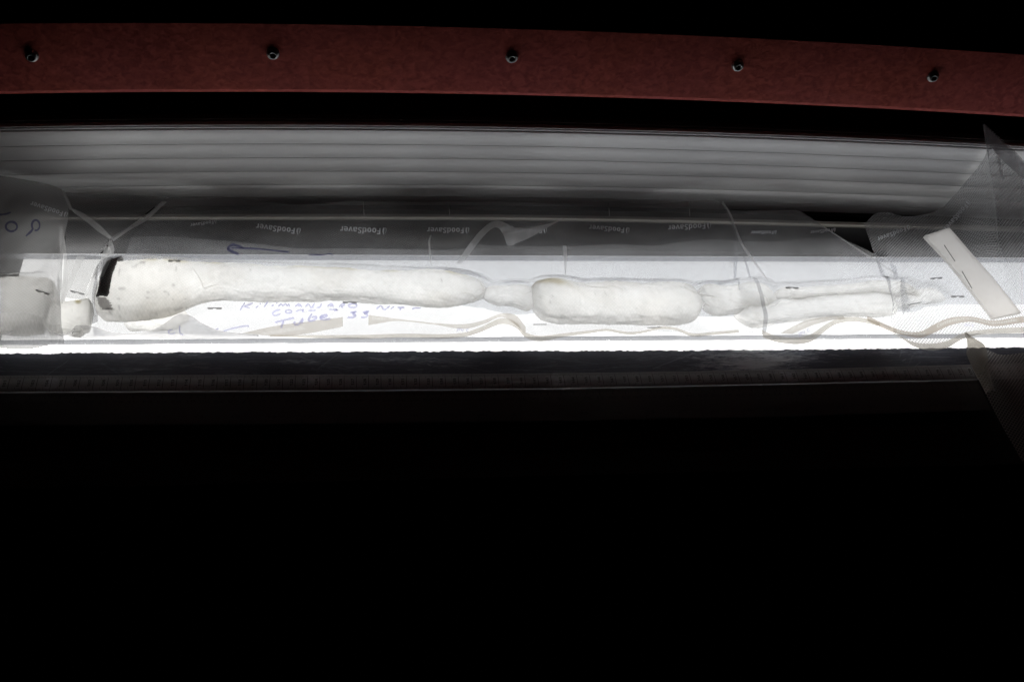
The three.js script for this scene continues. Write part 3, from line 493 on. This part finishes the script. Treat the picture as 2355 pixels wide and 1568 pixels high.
  const strokes = [
    [[468, 155], [440, 198], [415, 240]], [[552, 160], [500, 182], [455, 197], [490, 205], [520, 216]], [[608, 190], [580, 212]], [[622, 167], [634, 169]], [[710, 140], [665, 208]], [[770, 180], [745, 195]], [[794, 160], [806, 161]],
    [[815, 196], [850, 172], [862, 190], [895, 170], [908, 190], [930, 174], [935, 198]], [[990, 198], [1040, 170], [1062, 205]], [[1018, 190], [1055, 191]], [[1100, 200], [1132, 172], [1166, 212], [1196, 160]], [[1270, 165], [1255, 200], [1215, 212]],
    [[1330, 195], [1375, 168], [1396, 205]], [[1352, 190], [1390, 191]], [[1450, 208], [1478, 175], [1512, 172], [1505, 188], [1470, 195], [1500, 212]], oval(1597, 188, 45, 20),
    [[1845, 226], [1890, 190], [1928, 231], [1985, 192]], [[2032, 195], [1992, 226]], [[2065, 208], [2140, 208]], [[2105, 208], [2090, 236]], [[2220, 228], [2240, 215], [2310, 215]],
    [[838, 230], [785, 245], [755, 272], [778, 291], [842, 274]], oval(925, 250, 35, 16), [[1000, 252], [1040, 234], [1088, 234], [1058, 245], [1088, 252]], [[1130, 241], [1210, 238]], [[1348, 229], [1440, 231], [1400, 243]],
    [[780, 365], [880, 340], [985, 315]], [[872, 345], [845, 425]], [[990, 352], [985, 384], [1022, 388], [1076, 320], [1060, 382]], [[1168, 268], [1134, 346], [1190, 340], [1222, 305], [1165, 310]], [[1250, 312], [1312, 306], [1332, 287], [1282, 290], [1255, 322], [1290, 336], [1365, 325]],
    [[1570, 264], [1636, 250], [1592, 274], [1628, 284], [1606, 308], [1540, 313]], [[1700, 260], [1766, 250], [1718, 274], [1757, 284], [1736, 307], [1680, 311]],
    [[160, 440], [190, 428]], [[240, 456], [350, 424], [510, 400], [498, 414]],
  ].map(W);
  part('handwriting', mergeGeometries(strokes.map((s, i) => ribbon(s, i > 25 && i < 33 ? 5.2 : 4.2, on, 0.0014))), M.ink, g, 'blue marker lettering');
  const ar = (pts) => pts.map(([x, y]) => [316 + x * 0.1723, 546 + y * 0.1723]);
  part('handwriting', mergeGeometries([ribbon(ar([[1192, 150], [1260, 98], [1330, 110], [1410, 142]]), 6, on, 0.0014), ribbon(ar([[1192, 150], [1265, 190], [1350, 225]]), 7, on, 0.0014), ribbon(ar([[1240, 140], [1400, 142], [1640, 155], [2020, 195]]), 4, on, 0.0014), ribbon([[708, 585], [740, 586], [762, 584], [764, 588]], 3, on, 0.0014)]), M.inkDark, g, 'dark arrow drawn in marker');
  for (const [x, y, a, b] of [[468, 513, 62, -8], [640, 526, 104, 7], [836, 529, 108, 3], [1031, 529, 98, 1], [1215, 531, 88, -2], [1402, 526, 94, 5], [1587, 521, 100, -3]]) logo(x, y, b === undefined ? 100 : a, Math.PI - b * Math.PI / 180, on, g);
  logo(1064, 758.5, 26, -0.1, on, g, 0, 'JPU  C', false, M.ink);
  for (const x of [835, 1032, 1400, 1585]) part('seam', ribbon([[x, 462 + (x > 1500 ? 0 : 3)], [x + 1, 480], [x + 2, 497]], 2, on, 0.001), M.filmFold, g);
  for (const [x, y, dx, dy] of [[400, 599, 28, 0], [493, 708, 33, 0.5], [804, 694.5, 32, 1]]) staple(x, y, dx, dy, on, g);
  for (const [x, y, dx, dy] of [[1242, 746, 30, 0], [1505, 753, 30, -1]]) staple(x, y, dx, dy, on, g, false);
  settle(g);
}
// --- left bag
{
  const g = thing('vacuum_bag', 'hazy vacuum bag with large dark letters over the beige core end', 'vacuum bag', 'vacuum bags over the ice cores');
  const back = [[-160, 395], [-60, 398], [0, 404], [60, 414], [110, 424], [140, 436], [152, 460], [156, 495], [148, 540], [143, 600], [142, 660]];
  const front = [[-160, 780], [-60, 780], [0, 780], [30, 780], [60, 780], [90, 780], [110, 780], [120, 780], [130, 780], [140, 780], [150, 780]];
  const up = filmPart('upper_film', back, (u) => 0.022 + 0.004 * Math.sin(u * 9), front, BASE + 0.001, { nu: 130, nv: 100, seed: 31, belly: 0.012, wrinkle: 0.003 }, film({ roughness: 0.45, transmission: 0.8, color: rgb(0.7, 0.7, 0.705), bumpScale: 0.00008 }), g);
  up.updateMatrixWorld(true); const on = [up.userData.whole];
  const side = filmPart('side_film', [[146, 588], [175, 586], [215, 588], [242, 590]], 0.012, [[142, 684], [175, 688], [215, 688], [236, 680]], BASE + 0.004, { nu: 30, nv: 30, seed: 5 }, film({ roughness: 0.2, color: rgb(0.6, 0.6, 0.6) }), g);
  part('back_film', sheetGeo([[146, 441], [200, 444], [260, 446], [320, 449], [386, 453]], 0.014, [[150, 592], [190, 592], [225, 585], [250, 560], [262, 548]], 0.012, { nu: 40, nv: 30, over: false, seed: 61, wrinkle: 0.0015 }), film({ roughness: 0.4 }), g);
  const strip = (top, bot, h0, h1, mat, n = 30) => part('fold', sheetGeo(top, h0, bot, h1, { nu: n, nv: 6, over: false, wrinkle: 0.0004 }), mat, g);
  strip([[158, 476], [190, 490], [225, 515], [256, 545]], [[170, 490], [195, 508], [228, 535], [252, 550]], 0.024, 0.021, M.filmFold);
  strip([[142, 440], [152, 466], [158, 482]], [[147, 438], [160, 466], [166, 484]], 0.024, 0.024, M.filmFold);
  strip([[134, 520], [136, 570], [138, 640], [140, 700]], [[144, 520], [150, 570], [156, 640], [146, 700]], 0.020, 0.018, M.filmFold);
  strip([[176, 588], [165, 620], [152, 655], [142, 690]], [[196, 588], [180, 620], [164, 655], [146, 690]], 0.013, 0.012, M.filmFold);
  strip([[240, 568], [232, 590], [228, 610], [215, 640]], [[252, 568], [256, 590], [240, 612], [222, 640]], 0.018, 0.014, M.filmFold);
  // the loosely waved hem at the front
  const hem = (pts, lo, mat) => part('hem', sheetGeo(pts, (u) => BASE + 0.013, pts.map(([x]) => [x, lo]), BASE + 0.0008, { nu: 50, nv: 12, over: false, belly: 0.003, wrinkle: 0.0008 }), mat, g);
  const hemFilm = film({ roughness: 0.42, transmission: 0.85, color: rgb(0.8, 0.8, 0.81), bumpMap: null, roughnessMap: filmSmear });
  hem([[-20, 771], [25, 764], [48, 742], [69, 735], [92, 742], [115, 762], [142, 774]], 779, hemFilm);
  hem([[142, 774], [160, 766], [172, 750], [188, 747], [215, 751], [250, 762], [284, 769]], 779, hemFilm);
  hem([[284, 769], [330, 764], [370, 748], [400, 727], [416, 721], [440, 727], [462, 742], [511, 762], [594, 773]], 779, hemFilm);
  part('handwriting', mergeGeometries([ribbon(oval(25, 521, 13, 11, 1, 7.4), 5, on, 0.001), ribbon(oval(81, 518, 9, 12, 2.2, 8.2), 5, on, 0.001), ribbon([[75, 526], [68, 534], [58, 543]], 5.5, on, 0.001), ribbon([[-4, 494], [12, 492], [24, 488]], 5, on, 0.001)]), M.inkDark, g, 'dark marker letters');
  part('handwriting', mergeGeometries([ribbon(oval(394, 763, 8, 5, 0, 5), 3, g.children.slice(-2, -1), 0.0012), ribbon([[412, 748], [414, 767], [422, 770]], 3, g.children.slice(-2, -1), 0.0012)]), M.ink, g);
  logo(112, 481, 90, Math.PI - 0.32, on, g);
  staple(97, 671, 32, 10, on, g); staple(177, 672, 32, 8, [side.userData.whole], g);
  settle(g);
}
// --- middle bag over the slim rods
{
  const g = thing('vacuum_bag', 'clear vacuum bag with a slanting edge over the slim ice rods', 'vacuum bag', 'vacuum bags over the ice cores');
  const both = [[1666, 480, 1754, 770], [1700, 485, 1772, 781], [1741, 485, 1785, 786], [1789, 484, 1810, 790], [1834, 483, 1832, 792], [1858, 496, 1850, 790], [1888, 516, 1868, 785], [1912, 532, 1895, 765], [1936, 547, 1921, 746], [1960, 562, 1954, 740], [1980, 575, 1987, 742], [2004, 590, 2030, 752], [2022, 601, 2052, 763]], back = both.map((q) => q.slice(0, 2)), front = both.map((q) => q.slice(2));
  const up = filmPart('upper_film', back, (u) => 0.013 + 0.003 * Math.sin(u * 11), front, (u) => BASE + 0.004, { paired: true, nu: 200, nv: 100, seed: 52, belly: 0.006, wrinkle: 0.002 }, M.film, g);
  up.updateMatrixWorld(true); const on = [up.userData.whole];
  filmPart('lower_film', [[1688, 553], [1760, 556], [1810, 552], [1850, 548], [1900, 548], [1935, 550], [1985, 570], [2062, 612]], 0.0095, [[1688, 676], [1760, 690], [1810, 680], [1850, 676], [1900, 674], [1935, 668], [1985, 664], [2070, 664]], BASE + 0.005, { nu: 80, nv: 30, seed: 19, gap: 0.0006 }, film({ roughness: 0.3, transmission: 0.88, color: rgb(0.78, 0.79, 0.81), roughnessMap: filmSmear, bumpMap: null }), g);
  part('hem', bandGeo([[1752, 758], [1779, 770], [1832, 776], [1868, 767], [1895, 749], [1921, 735], [1954, 728], [1987, 731], [2026, 743]], [[1756, 776], [1779, 784.5], [1832, 791], [1866, 785], [1893, 766], [1921, 747], [1954, 740], [1987, 742], [2026, 751]], on, 0.0008, 120), M.filmBeige, g);
  part('crease', bandGeo([[1660, 466], [1676, 490], [1690, 525], [1704, 560], [1730, 600], [1762, 640]], [[1664, 464], [1681, 490], [1694, 523], [1708, 558], [1734, 596], [1765, 640]], on, 0.001), M.filmFold, g);
  part('crease', bandGeo([[1886, 517], [1951, 560], [2017, 603], [2061, 631]], [[1889, 516], [1954, 558], [2020, 600], [2063, 627]], on, 0.001), M.filmFold, g);
  part('print_band', bandGeo([[1796, 766], [1830, 748], [1855, 737], [1905, 728], [1940, 726]], [[1822, 768], [1845, 758], [1872, 747], [1915, 736], [1945, 733]], on, 0.001), bandMat(512, 96, [['ts/Contenu/Conte', 10, 34, 56]]), g);
  logo(1758, 534, 60, Math.PI, on, g); logo(1894, 531, 60, Math.PI + 0.1, on, g); logo(1850, 764, 26, 0.4, on, g, 0, 'JPU  C', false, M.ink);
  for (const [x, y, dx, dy] of [[1667, 657, 29, 4], [1822, 661, 30, 1], [2047, 638, 27, 5]]) staple(x, y, dx, dy, on, g);
  settle(g);
}
// --- right bag, pulled up at its corner
{
  const g = thing('vacuum_bag', 'vacuum bag with a raised pointed corner around the white strip', 'vacuum bag', 'vacuum bags over the ice cores');
  const both = [[1988, 516, 2056, 765], [2010, 494, 2066, 770], [2039, 487, 2080, 781], [2080, 497, 2102, 795], [2131, 492, 2139, 806], [2165, 479, 2178, 800], [2195, 450, 2215, 779], [2220, 420, 2240, 771], [2250, 385, 2251, 769], [2268, 355, 2270, 768], [2272, 325, 2300, 767], [2262, 284, 2325, 766], [2295, 311, 2355, 765], [2333, 345, 2390, 765], [2380, 395, 2430, 767], [2470, 480, 2490, 770]], back = both.map((q) => q.slice(0, 2)), front = both.map((q) => q.slice(2));
  const up = filmPart('upper_film', back, (u) => 0.014 + 0.052 * smooth(0.33, 0.73, u), front, (u) => BASE + 0.0045 + 0.002 * Math.sin(u * 14), { paired: true, nu: 240, nv: 90, seed: 77, belly: 0.004, wrinkle: 0.0016 }, film({ roughness: 0.44, roughnessMap: filmMesh, bumpScale: 0.0002 }), g);
  up.updateMatrixWorld(true); const on = [up.userData.whole];
  filmPart('lower_film', [[2060, 640], [2040, 580], [2045, 545], [2070, 537], [2120, 548], [2180, 560], [2300, 560], [2480, 560]], 0.0095, [[2060, 690], [2075, 695], [2090, 700], [2130, 700], [2185, 700], [2284, 700], [2355, 700], [2480, 700]], BASE + 0.004, { nu: 80, nv: 30, seed: 15, gap: 0.0006 }, film({ roughness: 0.3, transmission: 0.88, color: rgb(0.78, 0.79, 0.81), roughnessMap: filmSmear, bumpMap: null }), g);
  part('print_band', bandGeo([[1996, 727], [2006, 731], [2020, 738], [2050, 751], [2085, 762], [2119, 762], [2149, 746], [2185, 731], [2234, 728], [2284, 737], [2355, 727], [2440, 720]], [[1994, 737], [2006, 743], [2022, 750], [2055, 764], [2090, 773], [2122, 776], [2152, 764], [2190, 747], [2236, 740], [2284, 750], [2355, 742], [2440, 735]], on, 0.001, 160), bandMat(2048, 96, [['Date/Fecha:', 330, 40, 54], ['Contents/Contenu/Contenido:', 760, 36, 58]], '#cdc5bb'), g);
  part('hem', bandGeo([[1988, 744], [2030, 756], [2066, 770], [2100, 786], [2140, 790], [2178, 784], [2215, 766], [2260, 758], [2355, 752], [2440, 750]], [[1990, 745], [2030, 757], [2066, 773], [2102, 796], [2139, 806], [2178, 800], [2215, 780], [2260, 770], [2355, 766], [2440, 766]], on, 0.0008, 120), M.filmBeige, g);
  part('crease', bandGeo([[2262, 286], [2268, 315], [2290, 350], [2330, 390], [2380, 430]], [[2266, 288], [2300, 320], [2335, 352], [2370, 392], [2390, 415]], on, 0.001), film({ roughness: 0.45, transmission: 0.85, color: rgb(0.8, 0.8, 0.82) }), g);
  logo(2203, 495, 88, Math.PI + 0.86, on, g); logo(2301, 378, 74, Math.PI + 1.75, on, g); logo(2057, 536, 80, Math.PI + 0.35, on, g);
  logo(2230, 748, 22, -0.1, on, g, 0, 'JPU  C', false, M.ink);
  for (const [x, y, dx, dy] of [[2154, 639, 27, -2], [2203, 681, 31, 0]]) staple(x, y, dx, dy, on, g);
  staple(2106, 698, 29, -6, on, g, false);
  settle(g);
}
// --- white strip with two staples, inside the right bag
{
  const g = thing('label_strip', 'stapled blank white strip leaning across the right end of the panel', 'label strip');
  const h0 = 0.046, h1 = 0.0215, a = onY(2128, 540, h0), b = onY(2184, 524, h0), c = onY(2350, 718, h1), d = onY(2286, 731, h1);
  const bottom = (p) => p.clone().add(new THREE.Vector3(-0.0006, -0.0022, 0));
  const sheet = (f) => grid(12, 40, (u, v) => { const p = f(a).lerp(f(b), u), q = f(d).lerp(f(c), u), r = p.lerp(q, v); r.y += 0.0015 * Math.sin(Math.PI * v) + 0.0006 * vnoise(v * 3, u); return r; });
  const top = (p) => p.clone();
  const edge = (p, q) => grid(30, 1, (u, v) => { const r = p.clone().lerp(q, u); r.y += 0.0015 * Math.sin(Math.PI * u) + 0.0006 * vnoise(u * 3, p === a ? 0 : 1); if (v) r.copy(bottom(r)); return r; });
  part('face', mergeGeometries([sheet(top), sheet(bottom), edge(a, d), edge(b, c), grid(8, 1, (u, v) => { const r = d.clone().lerp(c, u); return v ? bottom(r) : r; })]), M.whitePlastic, g);
  g.updateMatrixWorld(true);
  for (const [x, y, dx, dy] of [[2185, 582, 24, 36], [2225, 643, 22, 38]]) staple(x, y, dx, dy, g.children.slice(0, 1), g, false);
  settle(g);
}
// --- torn film flap hanging over the front at the right
{
  const g = thing('film_flap', 'torn beige film flap hanging over the steel ruler', 'film flap');
  part('torn_tip', sheetGeo([[2220, 766], [2232, 772], [2248, 781], [2262, 790], [2270, 803], [2274, 831], [2280, 868], [2290, 900]], (u) => 0.022 - 0.008 * u, [[2219, 768], [2224, 780], [2226, 795], [2224, 812], [2234, 838], [2246, 862], [2258, 885], [2268, 905]], (u) => 0.019 - 0.008 * u, { nu: 60, nv: 12, over: false, wrinkle: 0.001, belly: 0.002 }), M.torn, g);
  part('sheet', sheetGeo([[2270, 803], [2300, 815], [2350, 812], [2420, 805], [2480, 800]], 0.014, [[2238, 842], [2290, 950], [2355, 1065], [2420, 1170], [2520, 1330]], 0.014, { nu: 40, nv: 60, over: false, wrinkle: 0.003, belly: 0.004 }), film({ roughness: 0.5, roughnessMap: filmMesh, color: rgb(0.85, 0.83, 0.8), transmission: 0.8 }), g);
  settle(g);
}
renderer.render(scene, camera);
